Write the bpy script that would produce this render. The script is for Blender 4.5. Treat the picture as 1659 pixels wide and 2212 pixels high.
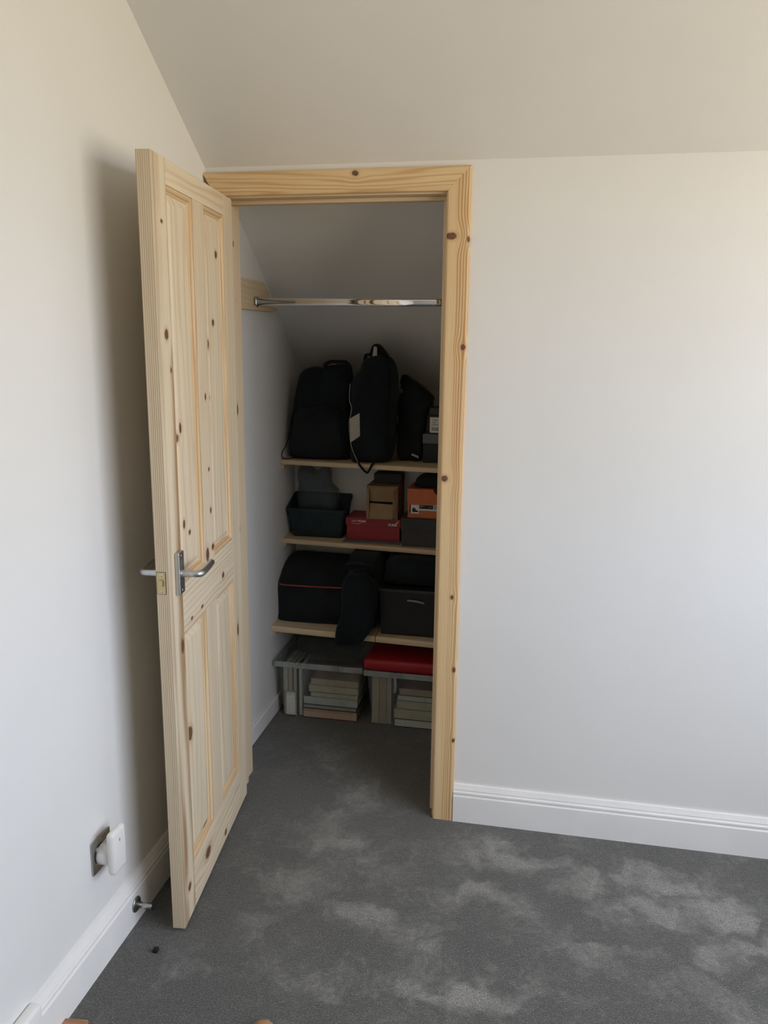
import bpy, bmesh, math, random
from mathutils import Vector, Matrix, noise as mnoise
for _o in list(bpy.data.objects): bpy.data.objects.remove(_o, do_unlink=True)
scene = bpy.context.scene
COL = scene.collection
random.seed(7)
PI = math.pi

# ------------------------------------------------------------------ camera
def make_camera():
    loc = Vector((1.0610, -2.5158, 1.5860)); yaw, pit, rol = 0.1940, 0.2083, 0.0103
    fpx = 1782.8
    fw = Vector((-math.sin(yaw)*math.cos(pit), math.cos(yaw)*math.cos(pit), -math.sin(pit)))
    rt = Vector((math.cos(yaw), math.sin(yaw), 0)); up = rt.cross(fw)
    r2 = rt*math.cos(rol) + up*math.sin(rol); u2 = -rt*math.sin(rol) + up*math.cos(rol)
    m = Matrix((r2, u2, -fw)).transposed().to_4x4(); m.translation = loc
    cd = bpy.data.cameras.new('camera'); cd.sensor_fit = 'HORIZONTAL'; cd.sensor_width = 36.0
    cd.lens = 36.0*fpx/1659.0; cd.clip_start = 0.02; cd.clip_end = 200
    co = bpy.data.objects.new('camera', cd); co.matrix_world = m; COL.objects.link(co)
    scene.camera = co
make_camera()

# ------------------------------------------------------------------ daylight and exposure
RX = 2.9                      # right-hand wall of the room, with the window
WIN_Y0, WIN_Y1, WIN_Z0, WIN_Z1 = -2.8, -0.40, 0.85, 2.25
YB = -4.1                     # wall behind the camera
def make_world():
    w = bpy.data.worlds.new('daylight'); scene.world = w; w.use_nodes = True
    nt = w.node_tree; nt.nodes.clear()
    tc = nt.nodes.new('ShaderNodeTexCoord'); sp = nt.nodes.new('ShaderNodeSeparateXYZ')
    nt.links.new(tc.outputs['Generated'], sp.inputs[0])
    mr = nt.nodes.new('ShaderNodeMapRange'); mr.inputs['From Min'].default_value = -0.06; mr.inputs['From Max'].default_value = 0.06
    nt.links.new(sp.outputs['Z'], mr.inputs['Value'])
    mx = nt.nodes.new('ShaderNodeMix'); mx.data_type = 'RGBA'
    mx.inputs['A'].default_value = (0.76, 0.66, 0.50, 1)      # sunlit ground and stone below the horizon
    mx.inputs['B'].default_value = (0.90, 0.99, 1.19, 1)      # pale sky
    nt.links.new(mr.outputs['Result'], mx.inputs['Factor'])
    bg = nt.nodes.new('ShaderNodeBackground'); bg.inputs['Strength'].default_value = 9.0
    nt.links.new(mx.outputs['Result'], bg.inputs['Color'])
    out = nt.nodes.new('ShaderNodeOutputWorld'); nt.links.new(bg.outputs[0], out.inputs[0])
make_world()
def portal(name, loc, rot, sx, sy):
    l = bpy.data.lights.new(name, 'AREA'); l.shape = 'RECTANGLE'; l.size = sx; l.size_y = sy
    l.cycles.is_portal = True
    o = bpy.data.objects.new(name, l); o.location = loc; o.rotation_euler = rot; COL.objects.link(o)
portal('window_portal', (RX+0.11, (WIN_Y0+WIN_Y1)/2, (WIN_Z0+WIN_Z1)/2), (0, math.radians(90), 0), WIN_Z1-WIN_Z0, WIN_Y1-WIN_Y0)
vs = scene.view_settings
scene.display_settings.display_device = 'sRGB'
vs.view_transform = 'Standard'; vs.look = 'None'; vs.gamma = 1.0; vs.use_curve_mapping = False
vs.exposure = -0.33
scene.cycles.use_denoising = True; scene.cycles.use_adaptive_sampling = True; scene.cycles.adaptive_threshold = 0.03
scene.cycles.max_bounces = 10; scene.cycles.diffuse_bounces = 5; scene.cycles.transparent_max_bounces = 16
scene.cycles.caustics_reflective = False; scene.cycles.caustics_refractive = False

# ------------------------------------------------------------------ node helper
class NT:
    def __init__(s, name):
        s.m = bpy.data.materials.new(name); s.m.use_nodes = True; s.t = s.m.node_tree; s.t.nodes.clear()
        s.out = s.t.nodes.new('ShaderNodeOutputMaterial'); s.b = s.t.nodes.new('ShaderNodeBsdfPrincipled')
        s.t.links.new(s.b.outputs[0], s.out.inputs[0])
    def n(s, typ, **kw):
        nd = s.t.nodes.new(typ)
        for k, v in kw.items(): setattr(nd, k, v)
        return nd
    def set(s, sock, v):
        if hasattr(v, 'is_output'): s.t.links.new(v, sock)
        else: sock.default_value = v
    def math(s, op, a, b=0.0, c=0.0, clamp=False):
        nd = s.n('ShaderNodeMath', operation=op, use_clamp=clamp)
        s.set(nd.inputs[0], a); s.set(nd.inputs[1], b); s.set(nd.inputs[2], c); return nd.outputs[0]
    def add(s, a, b): return s.math('ADD', a, b)
    def sub(s, a, b): return s.math('SUBTRACT', a, b)
    def mul(s, a, b): return s.math('MULTIPLY', a, b)
    def div(s, a, b): return s.math('DIVIDE', a, b)
    def comb(s, x, y, z):
        nd = s.n('ShaderNodeCombineXYZ'); s.set(nd.inputs[0], x); s.set(nd.inputs[1], y); s.set(nd.inputs[2], z); return nd.outputs[0]
    def obj(s):
        return s.n('ShaderNodeTexCoord').outputs['Object']
    def sep(s, v):
        nd = s.n('ShaderNodeSeparateXYZ'); s.set(nd.inputs[0], v); return nd.outputs[0], nd.outputs[1], nd.outputs[2]
    def noise(s, vec, scale=5, detail=2, rough=.5, dist=0.0):
        nd = s.n('ShaderNodeTexNoise'); s.set(nd.inputs['Vector'], vec); nd.inputs['Scale'].default_value = scale
        nd.inputs['Detail'].default_value = detail; nd.inputs['Roughness'].default_value = rough; nd.inputs['Distortion'].default_value = dist
        return nd.outputs[0]
    def ramp(s, v, a, b, o0=0.0, o1=1.0, smooth=True):
        nd = s.n('ShaderNodeMapRange'); nd.interpolation_type = 'SMOOTHSTEP' if smooth else 'LINEAR'
        s.set(nd.inputs['Value'], v); nd.inputs['From Min'].default_value = a; nd.inputs['From Max'].default_value = b
        nd.inputs['To Min'].default_value = o0; nd.inputs['To Max'].default_value = o1; return nd.outputs['Result']
    def mix(s, f, a, b, blend='MIX'):
        nd = s.n('ShaderNodeMix', data_type='RGBA', blend_type=blend)
        s.set(nd.inputs['Factor'], f)
        for k, v in (('A', a), ('B', b)):
            if hasattr(v, 'is_output'): s.t.links.new(v, nd.inputs[k])
            else: nd.inputs[k].default_value = (*v[:3], 1)
        return nd.outputs['Result']
    def bump(s, h, strength=.3, dist=.001):
        nd = s.n('ShaderNodeBump'); nd.inputs['Strength'].default_value = strength; nd.inputs['Distance'].default_value = dist
        s.set(nd.inputs['Height'], h); s.t.links.new(nd.outputs[0], s.b.inputs['Normal'])
    def base(s, v):
        if hasattr(v, 'is_output'): s.t.links.new(v, s.b.inputs['Base Color'])
        else: s.b.inputs['Base Color'].default_value = (*v[:3], 1)
    def p(s, **kw):
        for k, v in kw.items(): s.set(s.b.inputs[k.replace('_', ' ')], v)
        return s

def m_plain(name, col, rough=.6, metal=0.0, var=.06, scale=30, bump=0.0, bscale=400, spec=.4):
    k = NT(name); o = k.obj()
    nz = k.noise(o, scale, 3)
    k.base(k.mix(k.ramp(nz, .3, .7), [c*(1-var) for c in col], [min(1, c*(1+var)) for c in col]))
    k.p(Roughness=rough, Metallic=metal); k.b.inputs['Specular IOR Level'].default_value = spec
    if bump: k.bump(k.noise(o, bscale, 2), bump, .001)
    return k.m

def m_wall(name, col):
    k = NT(name); o = k.obj()
    big = k.noise(o, 1.3, 3, .6); fine = k.noise(o, 160, 2)
    c = k.mix(k.ramp(big, .3, .7), [v*.975 for v in col], [min(1, v*1.015) for v in col])
    k.base(c); k.p(Roughness=.72); k.b.inputs['Specular IOR Level'].default_value = .25
    k.bump(k.add(fine, k.mul(k.noise(o, 14, 2), 2.0)), .10, .0012)
    return k.m

def m_pine(name, light, line, along='Z', face='X', kf=55.0, ke=170.0, off=0.0, knots=(), tint=(.62, .42, .26), wob=1.6, lstr=.55, rough=.55, band=None, jit=1.1, gp=2.6):
    """pine: 'along' is the grain axis, 'face' the axis across the board; knots = (along, across, half along, half across)"""
    k = NT(name); o = k.obj(); X = dict(zip('XYZ', k.sep(o)))
    u = X[along]; v = X[face]; w = X[[a for a in 'XYZ' if a not in (along, face)][0]]
    v0 = v; sq = lambda a_: k.mul(a_, a_)
    kmask = None; halo = None; kn_n = k.noise(k.comb(k.mul(u, 60), k.mul(v0, 110), 0.0), 1.0, 2) if knots else None
    for (ku, kv, ru, rv) in knots:
        du = k.sub(u, ku); dv = k.sub(v0, kv)
        e = k.add(sq(k.div(du, ru)), sq(k.div(dv, rv)))
        e2 = k.add(sq(k.div(du, max(ru*3.2, .03))), sq(k.div(dv, max(rv*2.6, .014))))
        g = k.math('EXPONENT', k.mul(e2, -1.0))
        v = k.sub(v, k.mul(k.mul(dv, g), .72))
        mk = k.ramp(k.add(e, k.mul(kn_n, .9)), 1.55, .95)
        kmask = mk if kmask is None else k.math('MAXIMUM', kmask, mk)
        hl = k.ramp(e, 3.4, .8)
        halo = hl if halo is None else k.math('MAXIMUM', halo, hl)
    low = k.noise(k.comb(k.mul(u, 1.1), k.mul(v0, 5.0), k.add(k.mul(w, 5.0), off)), 1.0, 2, .5)
    jt = k.noise(k.comb(k.mul(u, .25), k.mul(v, 45), k.add(k.mul(w, 45), off)), 1.0, 1)
    ph = k.add(k.add(k.add(k.mul(v, kf), k.mul(w, ke)), k.mul(jt, jit)), k.add(k.mul(low, wob*2.2), off*3.1))
    sn = k.math('SINE', k.mul(ph, 2*PI)); gr = k.math('POWER', k.ramp(sn, -1, 1, 0, 1, False), gp)
    amp = k.ramp(k.noise(k.comb(k.mul(u, .7), k.mul(v0, 22), k.add(k.mul(w, 22), off+3.0)), 1.0, 2), .3, .7, .35, 1.0)
    if band: amp = k.mul(amp, k.ramp(v, band[0], band[1], band[2], 1.0))
    fib = k.noise(k.comb(k.mul(u, 6), k.mul(v0, 420), k.mul(w, 420)), 1.0, 3, .6)
    broad = k.noise(k.comb(k.mul(u, .9), k.mul(v0, 16), k.add(k.mul(w, 16), off)), 1.0, 2)
    c = k.mix(k.ramp(broad, .35, .75, 0, .45), light, tint)
    c = k.mix(k.mul(k.mul(gr, amp), lstr), c, line)
    c = k.mix(k.ramp(fib, .3, .7, 0, .13), c, [x*.62 for x in line])
    if kmask is not None:
        c = k.mix(k.mul(halo, .35), c, (.46, .26, .14))
        ring = k.noise(k.comb(k.mul(u, 260), k.mul(v0, 260), 0.0), 1.0, 2)
        c = k.mix(kmask, c, k.mix(k.ramp(ring, .3, .7), (.10, .045, .025), (.24, .12, .065)))
    k.base(c); k.p(Roughness=rough); k.b.inputs['Specular IOR Level'].default_value = .3
    k.bump(k.add(k.mul(fib, .5), k.mul(gr, -.4)), .12, .0006)
    return k.m

def m_carpet():
    k = NT('grey_carpet'); o = k.obj(); x, y, z = k.sep(o)
    d1 = k.noise(o, 3.2, 4, .62, .6); fine = k.noise(o, 55, 3, .7); pile = k.noise(o, 210, 2, .8); pile2 = k.noise(o, 330, 1, .6)
    warp = k.sub(k.noise(o, 6.0, 3, .6), .5); warp2 = k.sub(k.noise(k.comb(y, x, 3.3), 6.0, 3, .6), .5)
    xx = k.add(x, k.mul(warp, .34)); yy = k.add(y, k.mul(warp2, .34))
    blobs = None; sq = lambda a_: k.mul(a_, a_)
    for (bx_, by_, rx, ry, s) in ((1.05,-.18,.16,.055,1),(1.20,-.24,.07,.10,.9),(1.46,-.20,.15,.06,1),(1.62,-.30,.10,.08,1),(1.40,-.34,.16,.07,.8),(.98,-.40,.16,.06,.75),
            (.30,.30,.10,.10,.55),(.46,.10,.10,.12,.6),(.42,-.20,.10,.14,.7),(.39,-.44,.10,.10,.8),(.66,-.55,.16,.06,.7),(.92,-.74,.24,.06,.75),(.80,-.64,.08,.05,.6),
            (1.64,-.46,.13,.05,.7),(.34,-.63,.08,.06,.55),(.62,-.28,.14,.10,.5),(1.25,-.55,.14,.05,.5),(1.55,-.62,.12,.06,.45),(.20,-.85,.07,.05,.35),(.56,-.80,.12,.05,.4)):
        e = k.add(sq(k.div(k.sub(xx, bx_), rx)), sq(k.div(k.sub(yy, by_), ry)))
        b = k.mul(k.math('EXPONENT', k.mul(e, -1.0)), s)
        blobs = b if blobs is None else k.math('MAXIMUM', blobs, b)
    d2 = k.noise(k.comb(k.mul(xx, 1.3), yy, 1.7), 8.0, 4, .65, 1.4)
    tot = k.add(k.add(k.mul(blobs, .60), k.add(k.mul(k.sub(d1, .5), .8), k.mul(k.sub(d2, .5), .9))), k.add(k.mul(k.sub(fine, .5), .5), k.mul(k.sub(pile, .5), .8)))
    pat = k.ramp(tot, -.05, .70)
    c = k.mix(pat, (.100, .099, .090), (.37, .366, .338))
    c = k.mix(k.ramp(pile, .32, .68, 0, .75), c, (.042, .042, .040))
    c = k.mix(k.ramp(pile2, .58, .72, 0, .6), c, (.42, .42, .40))
    k.base(c); k.p(Roughness=1.0); k.b.inputs['Specular IOR Level'].default_value = .05
    k.b.inputs['Sheen Weight'].default_value = .25; k.b.inputs['Sheen Roughness'].default_value = .6
    k.bump(k.add(pile, k.mul(fine, .6)), .8, .004)
    return k.m

def m_fabric(name, col, rough=.92, scale=900):
    k = NT(name); o = k.obj()
    wv = k.noise(o, scale, 2, .7); lo = k.noise(o, 9, 3)
    k.base(k.mix(k.ramp(lo, .3, .7), [c*.8 for c in col], [c*1.2 for c in col])); k.p(Roughness=rough)
    k.b.inputs['Specular IOR Level'].default_value = .18; k.b.inputs['Sheen Weight'].default_value = .06
    k.bump(k.add(wv, k.mul(k.noise(o, 22, 3), 1.5)), .35, .002)
    return k.m

def m_clear(name, col, milk=.22, rough=.12):
    k = NT(name); k.base(col); k.p(Roughness=rough)
    tr = k.n('ShaderNodeBsdfTransparent'); tr.inputs[0].default_value = (.93, .95, .95, 1)
    mx = k.n('ShaderNodeMixShader')
    nz = k.noise(k.obj(), 18, 2)
    k.t.links.new(k.ramp(nz, .3, .7, milk*.8, milk*1.2), mx.inputs[0])
    k.t.links.new(tr.outputs[0], mx.inputs[1]); k.t.links.new(k.b.outputs[0], mx.inputs[2]); k.t.links.new(mx.outputs[0], k.out.inputs[0])
    return k.m

def m_brushed(name, col, rough=.38):
    k = NT(name); x, y, z = k.sep(k.obj())
    f = k.noise(k.comb(k.mul(x, 60), k.mul(y, 60), k.mul(z, 900)), 1, 2)
    k.base(k.mix(f, [c*.9 for c in col], col)); k.p(Metallic=1.0, Roughness=k.ramp(f, .3, .7, rough*.85, rough*1.15)); return k.m

# ------------------------------------------------------------------ mesh helpers
def link(o, parent=None):
    COL.objects.link(o)
    if parent is not None: o.parent = parent
    return o
def mesh_obj(name, verts, faces, mat, parent=None, smooth=False, mats=None):
    me = bpy.data.meshes.new(name); me.from_pydata([tuple(v) for v in verts], [], [tuple(f) for f in faces])
    bm = bmesh.new(); bm.from_mesh(me); bmesh.ops.recalc_face_normals(bm, faces=bm.faces); bm.to_mesh(me); bm.free()
    if smooth:
        for p_ in me.polygons: p_.use_smooth = True
    me.materials.append(mat)
    return link(bpy.data.objects.new(name, me), parent)
def bm_obj(name, bm, mat, parent=None, smooth=False):
    me = bpy.data.meshes.new(name); bmesh.ops.recalc_face_normals(bm, faces=bm.faces); bm.to_mesh(me); bm.free()
    if smooth:
        for p_ in me.polygons: p_.use_smooth = True
    me.materials.append(mat)
    return link(bpy.data.objects.new(name, me), parent)
def add_box(bm, x0, x1, y0, y1, z0, z1, bev=0.0, seg=2):
    r = bmesh.ops.create_cube(bm, size=1.0)
    vs_ = r['verts']
    for v in vs_:
        v.co = Vector((x0 if v.co.x < 0 else x1, y0 if v.co.y < 0 else y1, z0 if v.co.z < 0 else z1))
    if bev:
        ed = list({e for v in vs_ for e in v.link_edges})
        bmesh.ops.bevel(bm, geom=ed, offset=bev, segments=seg, profile=.5, affect='EDGES')
def box(name, x0, x1, y0, y1, z0, z1, mat, parent=None, bev=0.0, seg=2, smooth=False):
    bm = bmesh.new(); add_box(bm, x0, x1, y0, y1, z0, z1, bev, seg)
    return bm_obj(name, bm, mat, parent, smooth)
def prism(name, poly, axis, a0, a1, mat, parent=None, smooth=False):
    """poly: 2-D points in the two other axes in order (x,y,z minus axis)"""
    n = len(poly)
    def P(p, a):
        if axis == 'x': return (a, p[0], p[1])
        if axis == 'y': return (p[0], a, p[1])
        return (p[0], p[1], a)
    v = [P(p, a0) for p in poly] + [P(p, a1) for p in poly]
    f = [list(range(n))[::-1], list(range(n, 2*n))] + [(i, (i+1) % n, n+(i+1) % n, n+i) for i in range(n)]
    return mesh_obj(name, v, f, mat, parent, smooth)
def catmull(pts, per=6, closed=False):
    pts = [Vector(p) for p in pts]; n = len(pts); out = []
    rng = range(n if closed else n-1)
    for i in rng:
        if closed: a, b, c, d = pts[(i-1) % n], pts[i], pts[(i+1) % n], pts[(i+2) % n]
        else: a, b, c, d = pts[max(i-1, 0)], pts[i], pts[i+1], pts[min(i+2, n-1)]
        for j in range(per):
            t = j/per
            out.append(.5*((2*b)+(c-a)*t+(2*a-5*b+4*c-d)*t*t+(3*b-a-3*c+d)*t*t*t))
    if not closed: out.append(pts[-1])
    return out
def tube(name, pts, r, mat, parent=None, seg=12, r_list=None, flat=None, per=6, sm=True, ref=Vector((0, 0, 1))):
    """round tube (or, with flat=(w,h), strap) along a smoothed path"""
    path = catmull(pts, per) if per > 1 else [Vector(p) for p in pts]
    n = len(path); V = []; F = []
    for i, q in enumerate(path):
        t = (path[min(i+1, n-1)]-path[max(i-1, 0)]).normalized()
        rf = ref if abs(t.dot(ref)) < .95 else Vector((1, 0, 0))
        a = t.cross(rf).normalized(); b = a.cross(t).normalized()
        if r_list: 
            f = i/(n-1)*(len(r_list)-1); j = min(int(f), len(r_list)-2); rr = r_list[j]+(r_list[j+1]-r_list[j])*(f-j)
        else: rr = r
        for s_ in range(seg):
            th = 2*PI*s_/seg
            ca, sa = math.cos(th), math.sin(th)
            if flat:
                sx = math.copysign(abs(ca)**.4, ca)*flat[0]; sy = math.copysign(abs(sa)**.4, sa)*flat[1]
                V.append(q+a*sx+b*sy)
            else: V.append(q+a*ca*rr+b*sa*rr)
    for i in range(n-1):
        for s_ in range(seg):
            F.append((i*seg+s_, i*seg+(s_+1) % seg, (i+1)*seg+(s_+1) % seg, (i+1)*seg+s_))
    F.append(list(range(seg))[::-1]); F.append([(n-1)*seg+s_ for s_ in range(seg)])
    return mesh_obj(name, V, F, mat, parent, sm)
def lathe(name, prof, origin, axis, mat, parent=None, seg=32):
    """prof: (distance along axis, radius)"""
    ax = Vector(axis).normalized(); rf = Vector((0, 0, 1)) if abs(ax.z) < .9 else Vector((1, 0, 0))
    a = ax.cross(rf).normalized(); b = ax.cross(a); o = Vector(origin); V = []; F = []
    for (d, r) in prof:
        for s_ in range(seg):
            th = 2*PI*s_/seg; V.append(o+ax*d+(a*math.cos(th)+b*math.sin(th))*max(r, 1e-5))
    for i in range(len(prof)-1):
        for s_ in range(seg):
            F.append((i*seg+s_, i*seg+(s_+1) % seg, (i+1)*seg+(s_+1) % seg, (i+1)*seg+s_))
    F.append(list(range(seg))); F.append([(len(prof)-1)*seg+s_ for s_ in range(seg)])
    return mesh_obj(name, V, F, mat, parent, True)
PILLOW = ((0, .62), (.03, .84), (.09, .94), (.20, .99), (.36, 1.0), (.68, 1.0), (.88, .96), (1, .86))
def pillow(name, outline, y0, y1, mat, parent=None, zmin=None, amp=.006, seed=0, per=5, prof=PILLOW, lean=0.0):
    """soft bag body: outline in x-z, depth from y0 (front) to y1, edges rounded, cloth creases"""
    ol = catmull([(p[0], 0, p[1]) for p in outline], per, True); n = len(ol)
    cx = sum(p.x for p in ol)/n; cz = sum(p.z for p in ol)/n; V = []; F = []
    for (f, s_) in ((prof[0][0], .30),)+tuple(prof)+((1, .3),):
        for p in ol:
            x = cx+(p.x-cx)*s_; z = cz+(p.z-cz)*s_; y = y0+(y1-y0)*f
            y += lean*(z-cz)
            q = Vector((x, y, z))
            dn = mnoise.noise(q*16+Vector((seed*3.7, 0, 0)))*amp+mnoise.noise(q*45+Vector((seed, 4, 0)))*amp*.35
            dv = Vector((x-cx, 0, z-cz)); dv = dv.normalized() if dv.length > 1e-6 else dv
            q += dv*dn; q.y += dn*(1 if f < .5 else 0)
            if zmin is not None and q.z < zmin: q.z = zmin
            if q.y > y1: q.y = y1
            V.append(q)
    R = len(prof)+2
    for i in range(R-1):
        for j in range(n): F.append((i*n+j, i*n+(j+1) % n, (i+1)*n+(j+1) % n, (i+1)*n+j))
    F.append(list(range(n))); F.append([(R-1)*n+j for j in range(n)])
    return mesh_obj(name, V, F, mat, parent, True)
def plate(name, poly, y, mat, parent=None, th=.0006):
    """thin flat print or tag facing the room (-y)"""
    return prism(name, poly, 'y', y-th, y, mat, parent)
def text(name, s_, x, y, z, size, mat, parent=None, shear=0.0, bold=0.0, th=.0003):
    cu = bpy.data.curves.new('lettering', 'FONT'); cu.body = s_; cu.size = size; cu.extrude = th; cu.shear = shear; cu.offset = bold; cu.resolution_u = 3
    to = bpy.data.objects.new('lettering', cu); COL.objects.link(to)
    dg = bpy.context.evaluated_depsgraph_get(); dg.update()
    me = bpy.data.meshes.new_from_object(to.evaluated_get(dg))
    bpy.data.objects.remove(to); 
    me.transform(Matrix.Translation((x, y, z)) @ Matrix.Rotation(PI/2, 4, 'X'))
    me.materials.clear(); me.materials.append(mat); me.name = name
    return link(bpy.data.objects.new(name, me), parent)
def empty(name, loc=(0, 0, 0)):
    o = bpy.data.objects.new(name, None); o.empty_display_size = .05; o.location = loc; COL.objects.link(o); return o
def tag(o, label, cat=None, group=None, kind=None):
    o['label'] = label
    if cat: o['category'] = cat
    if group: o['group'] = group
    if kind: o['kind'] = kind
    return o
def under(root):
    """parts are written in world coordinates: keep them in place under a root that is not at the origin"""
    bpy.context.view_layer.update()
    mi = root.matrix_world.inverted()
    def rec(o):
        for c in o.children:
            if c.parent == root: c.matrix_parent_inverse = mi
    rec(root); return root

# ------------------------------------------------------------------ materials
M = {}
M['wall'] = m_wall('matt_white_wall', (.80, .793, .765))
M['wall_far'] = m_wall('matt_grey_wall_low_bounce', (.45, .435, .41))  # unseen rear wall, greyed to cut bounce light into the closet
M['ceil'] = m_wall('matt_white_ceiling', (.80, .793, .765))
M['gloss'] = m_plain('white_satin_woodwork', (.88, .87, .85), .35, var=.02, scale=8, bump=.04, bscale=120)
M['carpet'] = m_carpet()
PL, PLN, PT = (.80, .69, .50), (.50, .33, .17), (.68, .53, .38)       # raw door pine
AL, ALN, AT = (.80, .60, .34), (.50, .25, .085), (.72, .45, .23)       # oiled architrave pine
M['pine_shelf'] = m_pine('shelf_pine', (.74, .60, .40), (.56, .38, .20), 'X', 'Y', 26, 90, 5.0, lstr=.4)
M['pine_batten'] = m_pine('batten_pine', (.74, .60, .40), (.56, .38, .20), 'Y', 'Z', 40, 90, 2.0, lstr=.4)
M['alu'] = m_brushed('satin_aluminium', (.62, .64, .66), .36)
M['brass'] = m_brushed('pale_brass', (.66, .54, .30), .30)
M['screw'] = m_plain('bright_screw', (.75, .66, .45), .25, 1.0)
M['steel'] = m_brushed('brushed_steel', (.50, .50, .47), .33)
M['chrome'] = m_plain('polished_chrome', (.88, .89, .90), .06, 1.0, var=.01)
M['rubber'] = m_plain('black_rubber', (.012, .012, .012), .8)
M['black'] = m_fabric('black_nylon', (.0120, .0165, .0185))
M['black2'] = m_fabric('black_canvas', (.0150, .0185, .0195))
M['navy'] = m_fabric('dark_navy_canvas', (.0095, .0150, .0190))
M['strap'] = m_fabric('black_webbing', (.010, .011, .013), .8, 1400)
M['grey_tag'] = m_plain('pale_reflective_fabric', (.46, .44, .38), .5)
M['piping_red'] = m_plain('dull_red_piping', (.30, .060, .045), .6)
M['blackbox'] = m_plain('black_card', (.0095, .0105, .011), .55, bump=.1)
M['darkgrey'] = m_plain('dark_grey_card', (.050, .048, .047), .7, bump=.1)
M['midgrey'] = m_plain('grey_card', (.19, .19, .18), .8)
M['red'] = m_plain('red_card', (.33, .030, .036), .5)
M['redlid'] = m_plain('red_plastic', (.34, .012, .020), .4)
M['orange'] = m_plain('orange_card', (.56, .155, .055), .6)
M['card'] = m_plain('brown_cardboard', (.34, .225, .120), .85, var=.1, scale=14)
M['cardin'] = m_plain('cardboard_inside', (.20, .13, .07), .9)
M['white'] = m_plain('white_paper', (.72, .71, .68), .6, var=.02)
M['print'] = m_plain('black_print', (.018, .018, .018), .6)
M['printgrey'] = m_plain('grey_print', (.28, .28, .28), .6)
M['teal'] = m_plain('dark_teal_basket', (.014, .027, .032), .6, var=.15, bump=.3, bscale=160)
M['film'] = m_clear('crumpled_plastic_film', (.07, .10, .12), .42, .25)
M['tub'] = m_clear('clear_plastic', (.50, .52, .52), .11, .10)
M['tublid'] = m_clear('clear_plastic_lid', (.30, .32, .33), .13, .15)
M['rim'] = m_clear('milky_plastic_rim', (.55, .57, .57), .42, .18)
M['clearband'] = m_plain('silvery_band', (.10, .11, .115), .35)
M['plastic_white'] = m_plain('white_plastic', (.82, .81, .78), .35, var=.02)
PAGE = [m_plain('book_pages_'+n_, c, .9, var=.05, scale=60) for n_, c in (('cream', (.64, .58, .43)), ('white', (.66, .66, .60)), ('tan', (.50, .38, .27)), ('buff', (.58, .48, .34)), ('grey', (.46, .44, .40)))]
COVER = [m_plain('book_cover_'+n_, c, .5) for n_, c in (('dark', (.03, .03, .035)), ('red', (.22, .04, .035)), ('blue', (.04, .06, .12)), ('cream', (.52, .47, .36)), ('tan', (.33, .22, .14)))]

# ------------------------------------------------------------------ structure
SL, ZC = 0.668, 2.086          # room ceiling slopes up from the closet wall
ZF = 2.60                      # flat ceiling
YF = (ZC-ZF)/SL
def struct(o, label, cat=None): return tag(o, label, cat, kind='structure')
CLX0, CLX1, CLY1 = -0.03, 1.15, 0.97     # closet
WT = 0.138
struct(box('floor', -.25, RX+.2, YB-.2, CLY1+.1, -.08, 0, M['carpet']), 'dark grey brushed carpet running from the room into the closet')
T = .12
o = prism('wall_left', [(YB-T, 0), (0.0, 0), (0, ZC), (YF, ZF), (YB-T, ZF)], 'x', -T, 0, M['wall'])
struct(o, 'plain white wall on the left behind the open door')
o = prism('ceiling', [(.0, ZC), (YF, ZF), (YB-T, ZF), (YB-T, ZF+.12), (YF-.02, ZF+.12), (WT+.02, ZC+.25), (WT, ZC+.2), (WT, ZC)], 'x', -T, RX+T, M['ceil'])
struct(o, 'white ceiling sloping up from the wall above the closet')
# closet wall with the doorway cut out
XL, XR, ZH = 0.0496, 0.7416, 1.996       # faces of the door lining
LT = .028
def wall_with_hole(name, axis, p0, p1, a0, a1, z0, z1, h0, h1, hz0, hz1, mat):
    """wall slab between planes p0,p1, along a0..a1, with a rectangular opening; one mesh"""
    bm = bmesh.new()
    def ad(s0, s1, q0, q1):
        if s1-s0 < 1e-5 or q1-q0 < 1e-5: return
        if axis == 'x': add_box(bm, s0, s1, p0, p1, q0, q1)
        else: add_box(bm, p0, p1, s0, s1, q0, q1)
    ad(a0, h0, z0, z1); ad(h1, a1, z0, z1); ad(h0, h1, z0, hz0); ad(h0, h1, hz1, z1)
    return bm_obj(name, bm, mat)
o = wall_with_hole('wall_back', 'x', 0.0, WT, -T, RX+T, 0, ZC, XL-LT, XR+LT, 0, ZH+LT, M['wall']); struct(o, 'white wall holding the closet doorway')
o = wall_with_hole('wall_right', 'y', RX, RX+T, YB, 0.0, 0, ZF, WIN_Y0, WIN_Y1, WIN_Z0, WIN_Z1, M['wall']); struct(o, 'white gable wall with the window, out of frame to the right')
o = box('wall_rear', -T, RX+T, YB-T, YB, 0, ZF, M['wall_far']); struct(o, 'grey wall behind the photographer, darkened to cut bounce light')
# closet shell
CZ = lambda y: 2.251-.737*y
struct(box('wall_closet_left', CLX0-.1, CLX0, WT, 1.70, 0, 2.35, M['wall']), 'white left wall inside the closet')
struct(box('wall_closet_right', CLX1, CLX1+.1, WT, 1.70, 0, 2.35, M['wall']), 'white right wall inside the closet, hidden by the door frame')
struct(box('wall_closet_back', CLX0, CLX1, CLY1, 1.70, 0, 1.0598, M['wall']), 'white knee wall at the back of the closet behind the shelves')
struct(prism('ceiling_closet', [(WT, CZ(WT)), (1.625, CZ(1.625)), (1.70, CZ(1.625)), (1.70, CZ(1.5)+.2), (WT, CZ(WT)+.15)], 'x', CLX0, CLX1, M['ceil']), 'sloping white ceiling coming down inside the closet')
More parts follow.
